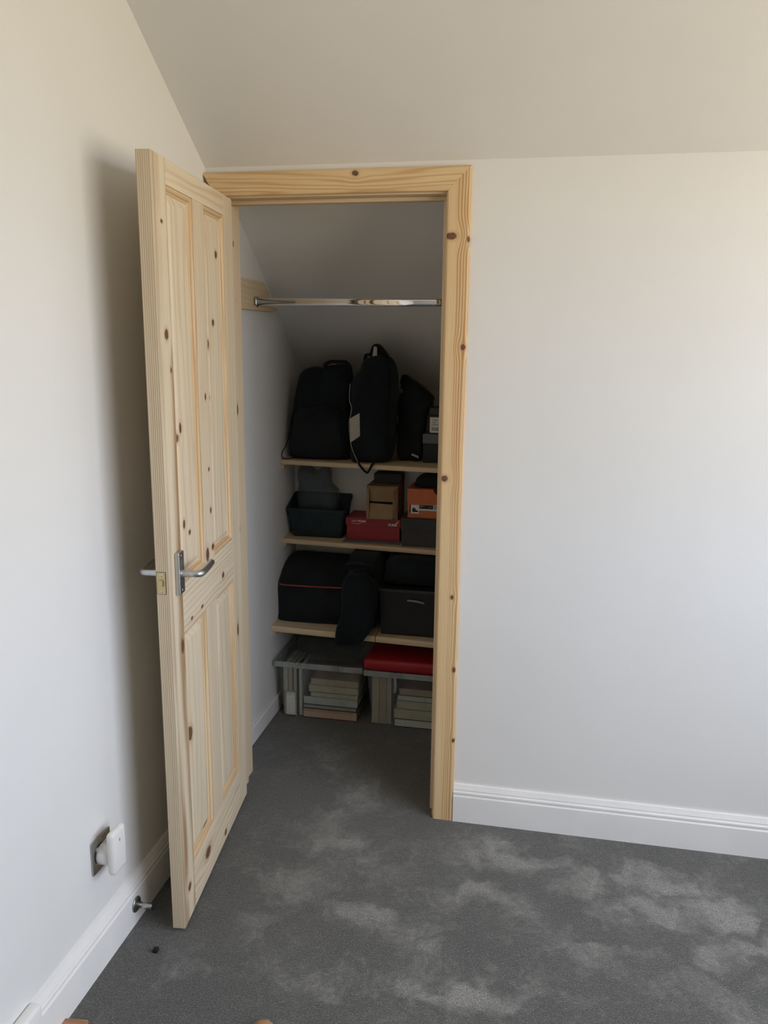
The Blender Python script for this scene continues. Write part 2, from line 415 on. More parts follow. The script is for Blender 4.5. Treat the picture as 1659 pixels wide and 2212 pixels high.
# window in the gable wall
wn = empty('window_1', (RX+.06, (WIN_Y0+WIN_Y1)/2, WIN_Z0)); struct(wn, 'white framed window in the gable wall, out of frame')
bm = bmesh.new(); fw_ = .05
for (a, b, c, d) in ((WIN_Y0, WIN_Y0+fw_, WIN_Z0, WIN_Z1), (WIN_Y1-fw_, WIN_Y1, WIN_Z0, WIN_Z1), (WIN_Y0+fw_, WIN_Y1-fw_, WIN_Z0, WIN_Z0+fw_), (WIN_Y0+fw_, WIN_Y1-fw_, WIN_Z1-fw_, WIN_Z1), ((WIN_Y0+WIN_Y1)/2-.03, (WIN_Y0+WIN_Y1)/2+.03, WIN_Z0+fw_, WIN_Z1-fw_)):
    add_box(bm, RX+.045, RX+.095, a, b, c, d, .004)
bm_obj('window_frame', bm, M['gloss'], wn)
box('window_sill', RX-.03, RX+.045, WIN_Y0-.03, WIN_Y1+.03, WIN_Z0-.02, WIN_Z0, M['gloss'], wn, .004)
under(wn)

# skirting boards: stepped torus profile
SK = [(0, 0), (.0195, 0), (.0195, .092), (.0165, .0955), (.0130, .0975), (.0130, .0990), (.0178, .1010), (.0178, .1070), (.0140, .1100), (.0100, .1115), (.0100, .1130), (.0135, .1150), (.0090, .1250), (.0070, .1300), (0, .1315)]
o = prism('baseboard_left', SK, 'y', -1.135, 0.0, M['gloss']); struct(o, 'white skirting board with two grooves along the left wall')
AWD = .068; ARI = XR+.005; ALI = XL-.005; AZI = ZH+.005
o = prism('baseboard_back', [(-a, b) for a, b in SK], 'x', ARI+AWD+.0005, RX, M['gloss']); struct(o, 'white skirting board with two grooves right of the door frame')
# rounded plinth block where the left skirting ends
bm = bmesh.new(); add_box(bm, 0, .030, -1.30, -1.128, 0, .140, .009, 3)
o = bm_obj('trim_1', bm, M['gloss'], None, True); struct(o, 'rounded white corner block ending the left skirting at the photo edge')
struct(box('baseboard_closet', CLX0, CLX0+.012, WT+.01, CLY1, 0, .070, M['gloss'], None, .003), 'low plain white skirting inside the closet')

# ------------------------------------------------------------------ door lining and architrave
AK = [(0.761, 1.876, 0.0168, 0.0112), (0.804, 1.56, 0.0084, 0.0098), (0.811, 1.866, 0.0042, 0.0098), (0.759, 1.163, 0.0112, 0.0112), (0.792, 0.783, 0.006, 0.0084), (0.805, 0.539, 0.006, 0.0098), (0.810, 0.292, 0.0056, 0.0084)]
M['arch_r'] = m_pine('architrave_pine_right', AL, ALN, 'Z', 'X', 120, 60, 1.3, [(k_[1], k_[0], k_[3], k_[2]) for k_ in AK], AT, wob=1.5, lstr=1.0, rough=.42, band=(.770, .785, .06), jit=2.0, gp=1.8)
M['arch_l'] = m_pine('architrave_pine_left', AL, ALN, 'Z', 'X', 95, 60, 4.1, [], AT, lstr=.75, rough=.42)
M['arch_t'] = m_pine('architrave_pine_head', AL, ALN, 'X', 'Z', 70, 60, 2.2, [(.474, 2.055, .0112, .0085)], AT, wob=2.6, jit=2.5, lstr=.6, rough=.42)
M['lin_z'] = m_pine('lining_pine_upright', (.70, .57, .39), PLN, 'Z', 'Y', 80, 60, 6.3, [(1.87, .06, .010, .004), (1.915, .03, .007, .003), (1.70, .075, .012, .004), (1.35, .06, .02, .006), (.95, .05, .012, .005)], PT, lstr=.45)  # jamb's shade put into the base colour, duller than the door pine
M['lin_x'] = m_pine('lining_pine_head', (.72, .57, .37), PLN, 'X', 'Y', 80, 60, 3.3, [], PT, lstr=.45)
arch = empty('trim_2', (.4, 0, 0)); struct(arch, 'golden knotty pine door lining with mitred architrave around the closet doorway')
def arch_piece(name, mat, kind):
    # profile across the width: inner edge rounded, outer edge square; (offset from inner edge, projection from wall)
    pr = [(0, 0), (0, .012), (.0015, .0155), (.005, .0175), (.010, .018), (AWD-.006, .018), (AWD-.002, .0165), (AWD, .0135), (AWD, 0)]
    V = []; n = len(pr)
    for (w_, d_) in pr:
        if kind == 'r': V.append((ARI+w_, -d_, 0.0))
        if kind == 'l': V.append((max(ALI-w_, .0006), -d_, 0.0))
        if kind == 't': V.append((ARI+w_, -d_, AZI+w_))
    for (w_, d_) in pr:
        if kind == 'r': V.append((ARI+w_-.0002, -d_, AZI+w_-.0004))
        if kind == 'l': V.append((max(ALI-w_, .0006), -d_, AZI-.0004+min(w_, ALI-.0006)))
        if kind == 't': V.append((max(ALI-w_, .0006), -d_, AZI+w_))
    F = [list(range(n)), list(range(n, 2*n))]+[(i, (i+1) % n, n+(i+1) % n, n+i) for i in range(n)]
    return mesh_obj(name, V, F, mat, arch)
arch_piece('architrave_upright', M['arch_r'], 'r'); arch_piece('architrave_upright', M['arch_l'], 'l'); arch_piece('architrave_head', M['arch_t'], 't')
LY1 = WT+.012
box('lining_upright', XL-LT, XL, 0.0, LY1, 0, ZH+LT, M['lin_z'], arch, .0015)
box('lining_upright', XR, XR+LT, 0.0, LY1, 0, ZH+LT, M['lin_z'], arch, .0015)
box('lining_head', XL, XR, 0.0, LY1, ZH, ZH+LT, M['lin_x'], arch, .0015)
box('stop_lath', XL, XL+.012, .040, .075, 0, ZH-.012, M['lin_z'], arch, .002)
box('stop_lath', XR-.012, XR, .040, .075, 0, ZH-.012, M['lin_z'], arch, .002)
box('stop_lath', XL, XR, .040, .075, ZH-.012, ZH, M['lin_x'], arch, .002)
st = box('strike_plate', XR-.0015, XR+.001, .006, .030, .955, 1.015, M['brass'], arch)
under(arch)

# ------------------------------------------------------------------ the open door
DW, DT, Z0, Z1 = .686, .035, .010, 1.991
door = empty('door_1', (.0881, -.0158, 0)); door.rotation_euler = (0, 0, math.atan2(-.9934, .1143))
struct(door, 'unpainted knotty pine four panel door standing open into the room')
DK = [(0.632, 1.845, 0.0086, 0.0052), (0.631, 1.588, 0.0149, 0.0143), (0.575, 1.6, 0.009, 0.0182), (0.609, 1.503, 0.0059, 0.0078), (0.568, 1.331, 0.0157, 0.0143), (0.539, 1.355, 0.0099, 0.0156), (0.575, 1.105, 0.0095, 0.0078), (0.54, 1.104, 0.0104, 0.013), (0.497, 1.072, 0.0104, 0.0078), (0.61, 0.794, 0.0131, 0.0234), (0.164, 1.815, 0.013, 0.0117), (0.214, 1.623, 0.0126, 0.0104), (0.27, 1.561, 0.0117, 0.0182), (0.335, 1.42, 0.0081, 0.0104), (0.275, 1.414, 0.0122, 0.013), (0.325, 1.215, 0.0081, 0.0065), (0.320, 1.095, 0.0081, 0.0104), (0.31, 0.985, 0.0140, 0.0104), (0.365, 0.975, 0.0158, 0.0234), (0.06, 0.639, 0.0103, 0.0234), (0.637, 0.104, 0.0135, 0.013), (0.462, 0.092, 0.0279, 0.0182), (0.275, 0.036, 0.0139, 0.0104), (0.214, 0.871, 0.0135, 0.0104), (0.433, 0.843, 0.0113, 0.0052), (0.526, 0.841, 0.0104, 0.0052), (0.444, 0.172, 0.0203, 0.0078), (0.56, 0.52, 0.0200, 0.0234)]
A0, A1, B0, B1 = .094, .296, .390, .592           # panel openings across the door
TR, MT, MB_, BT = 1.932, .955, .822, .152         # rail lines
dcount = [0]
def dwood(x0, x1, z0, z1, along, kf, ke, **kw):
    dcount[0] += 1
    kn = [(z, s, rz, rs) if along == 'Z' else (s, z, rs, rz) for (s, z, rs, rz) in DK if x0 <= s <= x1 and z0 <= z <= z1]
    f = random.uniform(.94, 1.05)
    a = dict(lstr=.55, wob=1.8); a.update(kw)
    ln = a.pop('line', PLN)
    return m_pine('door_pine_%d' % dcount[0], [c*f for c in PL], ln, along, 'X' if along == 'Z' else 'Z', kf, ke, dcount[0]*1.73, kn, [c*f for c in PT], **a)
def dpart(name, x0, x1, z0, z1, along, kf, ke, parent=door, **kw):
    return box(name, x0, x1, -DT, 0, z0, z1, dwood(x0, x1, z0, z1, along, kf, ke, **kw), parent, .0012)
dpart('stile', 0, A0, Z0, Z1, 'Z', 60, 200)
dpart('stile', B1, DW, Z0, Z1, 'Z', 12, 205, lstr=1.0, wob=1.0, jit=.5, gp=1.7, line=(.36, .215, .10))
dpart('rail', A0, B1, TR, Z1, 'X', 42, 90)
dpart('rail', A0, B1, MB_, MT, 'X', 55, 90)
dpart('rail', A0, B1, Z0, BT, 'X', 48, 90)
dpart('muntin', A1, B0, MT, TR, 'Z', 70, 90)
dpart('muntin', A1, B0, BT, MB_, 'Z', 70, 90)
M['mould'] = m_pine('door_moulding_pine', (.77, .59, .36), (.48, .27, .11), 'Z', 'X', 160, 160, 9.0, [], (.70, .47, .27), lstr=.7)
M['mould_x'] = m_pine('door_moulding_pine_level', (.77, .59, .36), (.48, .27, .11), 'X', 'Z', 160, 160, 9.0, [], (.70, .47, .27), lstr=.7)
def door_panel(x0, x1, z0, z1):
    # thin edge, bevel, raised field on both faces
    mt = dwood(x0, x1, z0, z1, 'Z', 26, 70, lstr=.38)
    ys = (-.0130, -.0130, -.0065); ins = (-.006, .020, .038)
    V = []; F = []
    for side in (0, 1):
        for y, i in zip(ys, ins):
            yy = y if side == 0 else -DT-y
            V += [(x0+i, yy, z0+i), (x1-i, yy, z0+i), (x1-i, yy, z1-i), (x0+i, yy, z1-i)]
    for side in (0, 1):
        b = side*12
        for r_ in (0, 1):
            for j in range(4): F.append((b+r_*4+j, b+r_*4+(j+1) % 4, b+r_*4+4+(j+1) % 4, b+r_*4+4+j))
        F.append((b+8, b+9, b+10, b+11))
    for j in range(4): F.append((j, (j+1) % 4, 12+(j+1) % 4, 12+j))
    p_ = mesh_obj('panel', V, F, mt, door)
    # ovolo moulding, four mitred lengths on each face
    pr = [(0, -.0128), (0, -.0040), (.0022, -.0040), (.0028, -.0020), (.0050, -.0018), (.0085, -.0036), (.0108, -.0072), (.0112, -.0098), (.0135, -.0098), (.0160, -.0115), (.0170, -.0128)]
    for side in (0, 1):
        for e in range(4):
            V = []; n = len(pr)
            for end in (0, 1):
                for (w_, d_) in pr:
                    y = d_ if side == 0 else -DT-d_
                    if e == 0: V.append((x0+w_, y, (z0+w_) if end == 0 else (z1-w_)))
                    if e == 1: V.append((x1-w_, y, (z0+w_) if end == 0 else (z1-w_)))
                    if e == 2: V.append(((x0+w_) if end == 0 else (x1-w_), y, z0+w_))
                    if e == 3: V.append(((x0+w_) if end == 0 else (x1-w_), y, z1-w_))
            F = [list(range(n)), list(range(n, 2*n))]+[(i, (i+1) % n, n+(i+1) % n, n+i) for i in range(n)]
            mesh_obj('moulding', V, F, M['mould'] if e < 2 else M['mould_x'], p_)
for (x0, x1) in ((A0, A1), (B0, B1)):
    door_panel(x0, x1, MT, TR); door_panel(x0, x1, BT, MB_)
# lever handles on both faces
for sgn, y0 in ((1, 0.0), (-1, -DT)):
    hs = .626; hz = .995
    pl = box('handle_plate', hs-.020, hs+.020, min(y0, y0+sgn*.012), max(y0, y0+sgn*.012), .942, 1.052, M['alu'], door, .0028, 3)
    pl['label'] = 'satin aluminium handle backplate'
    for zz in (.952, 1.042):
        lathe('screw', [(0, .0038), (.0008, .0034), (.0009, .0)], (hs, y0+sgn*.0119, zz), (0, sgn, 0), M['screw'], pl, 12)
    yv = y0+sgn*.012
    lv = tube('lever', [(hs, yv, hz), (hs, yv+sgn*.020, hz), (hs, yv+sgn*.036, hz), (hs-.006, yv+sgn*.044, hz), (hs-.022, yv+sgn*.0465, hz), (hs-.060, yv+sgn*.0465, hz+.001), (hs-.108, yv+sgn*.0445, hz+.002)], .009, M['alu'], door, 18, [.0100, .0092, .0088, .0092, .0095, .0092, .0085], per=5)
    lv['label'] = 'satin aluminium lever'
box('latch_dark_border', DW-.001, DW+.0004, -.0333, -.0097, .9572, 1.0148, M['rubber'], door)  # flat black sheet standing in for the dark gap round the plate
lp = box('latch_plate', DW-.0008, DW+.0012, -.0325, -.0105, .958, 1.014, M['brass'], door, .0005); lp['label'] = 'brass latch plate let into the door edge'
box('latch_bolt', DW+.0010, DW+.0065, -.0272, -.0158, .978, .9945, M['brass'], lp, .0012)
for zz in (.9655, 1.0065):
    lathe('screw', [(0, .0036), (.0007, .0034), (.0008, .0012), (.0002, .0)], (DW+.0011, -.0215, zz), (1, 0, 0), M['screw'], lp, 14)
for zz in (.22, 1.00, 1.78):
    hg = box('hinge', -.0012, .0006, -DT, -.004, zz-.05, zz+.05, M['brass'], door)
    lathe('knuckle', [(0, .005), (.10, .005)], (-.001, -DT-.003, zz-.05), (0, 0, 1), M['brass'], hg, 12)

# ------------------------------------------------------------------ fittings by the left wall
sk = empty('wall_socket', (0, -.81, .30)); tag(sk, 'brushed metal single wall socket low on the left wall', 'socket')
box('face_plate', 0.0, .006, -.858, -.772, .258, .346, M['steel'], sk, .002)
for zz in (.268, .336): lathe('screw', [(0, .0032), (.0006, .003), (.0007, 0)], (.006, -.815, zz), (1, 0, 0), M['screw'], sk, 12)
box('socket_insert', .006, .0072, -.842, -.788, .280, .325, M['plastic_white'], sk, .0006)
under(sk)
pg = empty('plug_in_device', (.03, -.815, .30)); tag(pg, 'white plug-in device with upright rounded plate in the wall socket', 'plug')
lathe('plug_body', [(0, .026), (.004, .0275), (.030, .0255), (.034, .022)], (.0073, -.822, .302), (1, 0, 0), M['plastic_white'], pg)
bm = bmesh.new(); add_box(bm, .040, .062, -.855, -.790, .262, .378, .0105, 4); bm_obj('front_shell', bm, M['plastic_white'], pg, True)
box('indicator', .0619, .0625, -.826, -.822, .345, .353, M['printgrey'], pg)
under(pg)
ds = empty('door_stop', (.0195, -.690, .058)); tag(ds, 'brushed steel pin door stop screwed to the left skirting', 'door stop')
lathe('rose', [(0, .0215), (.003, .0215), (.0045, .020), (.005, .0085)], (.0196, -.690, .058), (1, 0, 0), M['steel'], ds)
lathe('pin', [(0, .0085), (.044, .0085), (.0445, .0080)], (.0244, -.690, .058), (1, 0, 0), M['steel'], ds)
lathe('rubber_tip', [(0, .0078), (.0045, .0074), (.006, .0050)], (.0689, -.690, .058), (1, 0, 0), M['rubber'], ds)
under(ds)
bm = bmesh.new(); add_box(bm, .114, .128, -.789, -.775, 0, .012, .003, 2)
for v in bm.verts: v.co.x += (v.co.z)*.12
tag(bm_obj('rubber_offcut', bm, M['rubber']), 'tiny black rubber lump lying alone on carpet before the door', 'rubber bit')
bm = bmesh.new(); add_box(bm, .016, .075, -1.10, -1.036, 0, .012, .003, 2)
for v in bm.verts: v.co.y += (v.co.x-.016)*.12
tag(bm_obj('wood_offcut', bm, m_pine('reddish_offcut', (.42, .22, .12), (.25, .11, .05), 'X', 'Y', 60, 60, 3.0)), 'reddish brown wood offcut against the left skirting at the bottom edge', 'wood')
# fuzzy tan tuft at the very bottom of the photograph
def fuzz():
    bm = bmesh.new(); bmesh.ops.create_icosphere(bm, subdivisions=4, radius=1)
    for v in bm.verts:
        q = v.co.copy(); r_ = 1+.16*mnoise.noise(q*5)+.10*mnoise.noise(q*14)
        v.co = Vector((.484+q.x*.026*r_, -.976+q.y*.026*r_, max(.013+q.z*.015*r_, 0)))
    return bm_obj('fluff_tuft', bm, m_fabric('tan_fleece', (.36, .20, .10), 1.0, 300), None, True)
tag(fuzz(), 'fuzzy tan tuft on the carpet at the bottom edge', 'tuft')

# ------------------------------------------------------------------ closet shelves and rail
def shelf(label, S, th, y_left, skew, joint=None, yb=CLY1-.001):
    r_ = empty('closet_shelf', (CLX0, y_left, S)); tag(r_, label, 'shelf', 'pine shelves in the closet')
    def board(xa, xb):
        prof = []
        V = []; F = []
        for x in (xa, xb):
            yf = y_left-skew*(x-CLX0)
            R = [(yf+.005, S-th), (yf+.0015, S-th+.002), (yf, S-th*.6), (yf, S-th*.35), (yf+.002, S-.002), (yf+.006, S), (yb, S), (yb, S-th)]
            V += [(x, a, b) for a, b in R]
        n = 8
        F = [list(range(n)), list(range(n, 2*n))]+[(i, (i+1) % n, n+(i+1) % n, n+i) for i in range(n)]
        mesh_obj('board', V, F, M['pine_shelf'], r_)
    if joint: board(CLX0+.001, joint-.0015); board(joint+.0015, CLX1-.001)
    else: board(CLX0+.001, CLX1-.001)
    # quarter-round batten on each side wall
    yf = y_left+.004
    pr = [(CLX0+.0005, S-th), (CLX0+.012, S-th), (CLX0+.0115, S-th-.010), (CLX0+.008, S-th-.018), (CLX0+.0005, S-th-.022)]
    prism('batten', pr, 'y', yf+.012, CLY1-.001, M['pine_batten'], r_)
    yr = y_left-skew*(CLX1-CLX0)+.008
    prism('batten', [(CLX1-.0005-(a-CLX0-.0005), b) for a, b in pr], 'y', yr, CLY1-.001, M['pine_batten'], r_)
    return under(r_)
S1, S2, S3 = 1.08, .738, .40
shelf('top pine shelf carrying the black backpacks', S1, .020, .768, .093, None, 1.592)
shelf('middle pine shelf carrying the shoe boxes and basket', S2, .021, .777, .080)
shelf('lowest pine shelf with a joint, under the black cases', S3, .026, .615, .060, .420)
rb = empty('rail_bracket_board', (CLX0, .5, 1.70)); tag(rb, 'pine support board with rounded corner holding the rail on closet wall', 'bracket')
pr = [(.118, 1.695), (.60, 1.695), (.615, 1.720), (.605, 1.745), (.575, 1.772), (.535, 1.786), (.118, 1.786)]
prism('board', pr, 'x', CLX0+.0005, CLX0+.020, M['pine_batten'], rb)
prism('ledge', [(.118, 1.680), (.66, 1.680), (.675, 1.690), (.660, 1.695), (.118, 1.695)], 'x', CLX0+.0005, CLX0+.028, M['pine_batten'], rb)
under(rb)
rl = empty('hanging_rail', (.5, .445, 1.71)); tag(rl, 'polished chrome hanging rail across the closet', 'rail')
def oval_tube(name, x0, x1, yc, zc_, ry, rz, mat, parent, seg=40):
    V = []; F = []
    for x in (x0, x1):
        for s_ in range(seg):
            th = 2*PI*s_/seg; c_, s2 = math.cos(th), math.sin(th)
            V.append((x, yc+ry*math.copysign(abs(c_)**.75, c_), zc_+rz*math.copysign(abs(s2)**.75, s2)))
    for s_ in range(seg): F.append((s_, (s_+1) % seg, seg+(s_+1) % seg, seg+s_))
    F += [list(range(seg)), list(range(seg, 2*seg))]
    return mesh_obj(name, V, F, mat, parent, True)
oval_tube('tube', CLX0+.022, CLX1-.006, .445, 1.709, .0080, .0138, M['chrome'], rl)
oval_tube('end_socket', CLX0+.0202, CLX0+.030, .445, 1.709, .0120, .0185, M['steel'], rl)
oval_tube('end_socket', CLX1-.012, CLX1-.0005, .445, 1.709, .0120, .0185, M['steel'], rl)
under(rl)

# ------------------------------------------------------------------ top shelf
e_ = .0008
# backpack A
A = [(-0.007, 1.084), (-0.007, 1.198), (0.008, 1.315), (0.028, 1.411), (0.048, 1.446), (0.088, 1.462), (0.124, 1.457), (0.142, 1.452), (0.155, 1.468), (0.197, 1.474), (0.236, 1.471), (0.248, 1.450), (0.252, 1.321), (0.250, 1.187), (0.246, 1.084), (.19, 1.081), (.12, 1.081), (.05, 1.081)]
b = empty('backpack', (.12, .86, S1)); tag(b, 'black backpack with top carry handle nearest the left closet wall', 'backpack')
pillow('body', A, .815, .950, M['black'], b, S1+e_, .006, 1)
pillow('front_pocket', [(.015, 1.10), (.012, 1.20), (.03, 1.275), (.08, 1.295), (.16, 1.297), (.215, 1.275), (.228, 1.20), (.226, 1.10), (.12, 1.09)], .785, .845, M['black2'], b, S1+e_, .004, 2)
tube('carry_handle', [(.150, .835, 1.455), (.152, .830, 1.474), (.175, .828, 1.486), (.205, .828, 1.487), (.235, .830, 1.486), (.251, .835, 1.470), (.252, .838, 1.452)], .005, M['strap'], b, 12, flat=(.0075, .012), ref=Vector((0, 1, 0)))
tube('loose_strap', [(.012, .828, 1.29), (.000, .812, 1.203), (-.006, .79, 1.150), (-.022, .772, 1.110), (-.018, .776, 1.086), (.020, .80, 1.0845)], .002, M['strap'], b, 8)
tube('zip', [(.022, .822, 1.30), (.040, .822, 1.395), (.070, .822, 1.425), (.12, .820, 1.43), (.19, .820, 1.43), (.225, .822, 1.39), (.235, .822, 1.30)], .0018, M['strap'], b, 6)
under(b)
# backpack B
B = [(0.274, 1.083), (0.266, 1.155), (0.266, 1.269), (0.272, 1.344), (0.271, 1.4), (0.288, 1.437), (0.311, 1.465), (0.322, 1.498), (0.343, 1.512), (0.381, 1.520), (0.415, 1.506), (0.436, 1.476), (0.444, 1.403), (0.442, 1.311), (0.442, 1.218), (0.435, 1.132), (0.42, 1.090), (.38, 1.083), (.32, 1.082)]
b = empty('backpack', (.36, .83, S1)); tag(b, 'tall black backpack with pale reflective patch and white piping', 'backpack')
pillow('body', B, .745, .945, M['black'], b, S1+e_, .006, 3)
tube('carry_loop', [(.325, .80, 1.490), (.330, .795, 1.515), (.350, .79, 1.520), (.362, .79, 1.548), (.374, .79, 1.556), (.392, .79, 1.548), (.420, .795, 1.512)], .006, M['strap'], b, 12, flat=(.006, .011), ref=Vector((0, 1, 0)))
pillow('rolled_strap', [(.338, 1.46), (.346, 1.512), (.357, 1.545), (.371, 1.554), (.392, 1.544), (.420, 1.512), (.436, 1.46), (.39, 1.45)], .792, .850, M['strap'], b, None, .002, 4)
plate('loop_tag', [(.358, 1.504), (.379, 1.510), (.378, 1.548), (.366, 1.552)], .7800, M['grey_tag'], b, .001)['label'] = 'pale reflective tab'
pt = plate('reflective_patch', [(.279, 1.166), (.318, 1.194), (.316, 1.287), (.275, 1.263)], .744, M['grey_tag'], b, .0012); pt['label'] = 'pale reflective patch'
tube('piping', [(.272, .762, 1.402), (.272, .752, 1.337), (.283, .744, 1.310), (.280, .742, 1.282), (.273, .744, 1.254), (.275, .744, 1.198), (.282, .744, 1.151), (.296, .745, 1.113), (.309, .746, 1.088)], .0014, M['grey_tag'], b, 6)['label'] = 'thin white piping'
tube('shoulder_strap', [(.418, .80, 1.500), (.444, .775, 1.470), (.456, .765, 1.400), (.452, .765, 1.315), (.446, .765, 1.220), (.44, .78, 1.13)], .006, M['strap'], b, 12, flat=(.006, .016), ref=Vector((1, 0, 0)))
tube('hanging_loop', [(.314, .742, 1.092), (.322, .722, 1.078), (.347, .720, 1.052), (.358, .719, 1.052), (.372, .719, 1.078), (.382, .742, 1.096)], .0048, M['strap'], b, 10)
under(b)
# bag C
Cc = [(0.452, 1.084), (0.449, 1.206), (0.450, 1.322), (0.455, 1.37), (0.463, 1.408), (0.474, 1.436), (0.507, 1.418), (0.55, 1.388), (0.581, 1.360), (0.594, 1.345), (0.588, 1.318), (0.572, 1.290), (0.562, 1.22), (0.553, 1.153), (0.547, 1.084), (.50, 1.082)]
b = empty('shoulder_bag', (.51, .89, S1)); tag(b, 'black satchel slumped right of the tall backpack, white tag at its foot', 'bag')
pillow('body', Cc, .855, .962, M['black2'], b, S1+e_, .004, 5)
tube('flap_edge', [(.462, .862, 1.400), (.474, .858, 1.436), (.508, .856, 1.420), (.55, .856, 1.390), (.582, .858, 1.362), (.596, .862, 1.330), (.590, .866, 1.300)], .006, M['strap'], b, 10, flat=(.003, .010), ref=Vector((0, 1, 0)))
lathe('buckle', [(0, .0095), (.003, .0095), (.004, .007)], (.463, .854, 1.372), (0, -1, 0), M['clearband'], b, 20)
plate('tag', [(.512, 1.109), (.538, 1.098), (.545, 1.096), (.543, 1.106), (.516, 1.116)], .850, M['grey_tag'], b, .0012)['label'] = 'small pale tag'
tube('strap', [(.46, .850, 1.35), (.452, .848, 1.28), (.449, .848, 1.255), (.455, .85, 1.19), (.452, .855, 1.12)], .004, M['strap'], b, 8, flat=(.002, .010), ref=Vector((0, 1, 0)))
under(b)
# small boxes right
b = empty('storage_carton', (.65, .90, S1)); tag(b, 'black carton with silvery top band beside the satchel on the top shelf', 'box')
box('body', .5625, .715, .842, .960, S1+.0005, 1.160, M['blackbox'], b, .002); box('lid_band', .5605, .717, .840, .962, 1.160, 1.200, M['clearband'], b, .002)
under(b)
b = empty('small_carton', (.66, .90, 1.20)); tag(b, 'dark carton with white barcode label on the black carton', 'box')
box('body', .587, .705, .846, .955, 1.2005, 1.276, M['darkgrey'], b, .002)
lb = plate('paper_label', [(.5885, 1.2055), (.700, 1.2055), (.700, 1.2685), (.5885, 1.2685)], .8455, M['white'], b, .0005); lb['label'] = 'white barcode label'
for i in range(14):
    x = .598+i*.0036; plate('barcode_bar', [(x, 1.2135), (x+(.0012 if i % 3 else .0022), 1.2135), (x+(.0012 if i % 3 else .0022), 1.2275), (x, 1.2275)], .8449, M['print'], lb, .0002)
for zz, l_ in ((1.2560, .020), (1.2455, .014), (1.2370, .026)): plate('print_line', [(.599, zz), (.599+l_, zz), (.599+l_, zz+.003), (.599, zz+.003)], .8449, M['printgrey'], lb, .0002)
under(b)
tag(box('flat_carton', .586, .70, .850, .955, 1.2765, 1.306, M['darkgrey'], None, .002), 'flat dark grey carton topmost above the barcode label', 'box')

# ------------------------------------------------------------------ middle shelf
def tub_mesh(name, x0, x1, y0, y1, z0, z1, taper, th, mat, parent, back_rise=0.0, rnd=.02, seg=5, rim=.0):
    """tapered open tub with wall thickness"""
    def ring(ins, z, rise=0.0):
        xa, xb, ya, yb = x0+ins, x1-ins, y0+ins, y1-ins; pts = []
        r_ = max(rnd-max(ins-taper, 0)*.4, .004)
        for cxx, cyy, a0 in ((xb-r_, yb-r_, 0), (xa+r_, yb-r_, 90), (xa+r_, ya+r_, 180), (xb-r_, ya+r_, 270)):
            for i in range(seg+1):
                a = math.radians(a0+90*i/seg); px, py = cxx+r_*math.cos(a), cyy+r_*math.sin(a)
                pts.append((px, py, z+rise*max(0, (py-y0)/(y1-y0))**1.5))
        return pts
    R = [ring(taper, z0), ring(taper*.97, z0+.003), ring(rim, z1-.012, back_rise), ring(0, z1-.012, back_rise), ring(0, z1, back_rise), ring(th+rim, z1, back_rise), ring(taper+th, z0+th)]
    n = len(R[0]); V = [q for r_ in R for q in r_]; F = []
    for i in range(len(R)-1):
        for j in range(n): F.append((i*n+j, i*n+(j+1) % n, (i+1)*n+(j+1) % n, (i+1)*n+j))
    F.append(list(range(n))); F.append([(len(R)-1)*n+j for j in range(n)])
    return mesh_obj(name, V, F, mat, parent, False)
b = empty('storage_basket', (.1, .88, S2)); tag(b, 'dark teal open basket at the left end of the middle shelf', 'basket')
tub_mesh('body', -.0245, .240, .812, .955, S2+.0005, .864, .024, .004, M['teal'], b, .050, .012, rim=.003)
under(b)
def crumple(name, pts, y0, y1, mat, seed):
    o = pillow(name, pts, y0, y1, mat, None, None, .016, seed, per=8)
    return o
tag(crumple('carrier_bag', [(.015, .80), (.010, .90), (.012, .98), (.024, 1.036), (.050, 1.046), (.072, 1.030), (.090, 1.012), (.108, 1.026), (.134, 1.040), (.156, 1.014), (.166, .965), (.190, .930), (.186, .80), (.10, .775)], .855, .925, M['film'], 9), 'crumpled clear plastic bag bulging out of the teal basket', 'plastic bag')
tag(box('cardboard_sheet', .236, .480, .772, .958, S2+.0004, S2+.004, M['midgrey'], None, .001), 'flat grey cardboard sheet under the red shoe box', 'cardboard')
b = empty('shoe_box', (.36, .89, S2)); tag(b, 'red shoe box with white lettering under the brown carton', 'shoe box')
Zr = S2+.0045
box('body', .245, .474, .818, .962, Zr, Zr+.085, M['red'], b, .0015)
ld = box('lid', .2415, .4775, .8145, .9655, Zr+.062, .838, M['red'], b, .0015)
text('lettering', 'SOFT', .2665, .8139, .8195, .0115, M['white'], ld); text('lettering', 'FOAM', .2960, .8139, .8195, .0120, M['white'], ld, 0, .0005)
for xa, xb in ((.2675, .2790), (.2805, .2870), (.2885, .3050)): plate('print_line', [(xa, .8118), (xb, .8118), (xb, .8138), (xa, .8138)], .8143, M['grey_tag'], ld, .0003)
text('lettering', 'PUMA', .4260, .8139, .8090, .0140, M['white'], ld, 0, .0006)
plate('leaping_cat', [(.4530, .8215), (.4580, .8225), (.4615, .8265), (.4665, .8300), (.4700, .8345), (.4685, .8290), (.4660, .8265), (.4665, .8205), (.4640, .8240), (.4600, .8205), (.4575, .8165), (.4560, .8195)], .8143, M['white'], ld, .0003)
under(b)
b = empty('cardboard_carton', (.40, .88, .838)); tag(b, 'open brown cardboard carton on top of the red shoe box', 'carton')
c0, c1, cy0, cy1, cz0, cz1 = .333, .467, .803, .958, .8385, .980
bm = bmesh.new(); t_ = .003
for q in ((c0, c1, cy0, cy1, cz0, cz0+t_), (c0, c1, cy0, cy1, cz1-t_, cz1), (c0, c0+t_, cy0, cy1, cz0+t_, cz1-t_), (c1-t_, c1, cy0, cy1, cz0+t_, cz1-t_), (c0+t_, c1-t_, cy1-t_, cy1, cz0+t_, cz1-t_)): add_box(bm, *q)
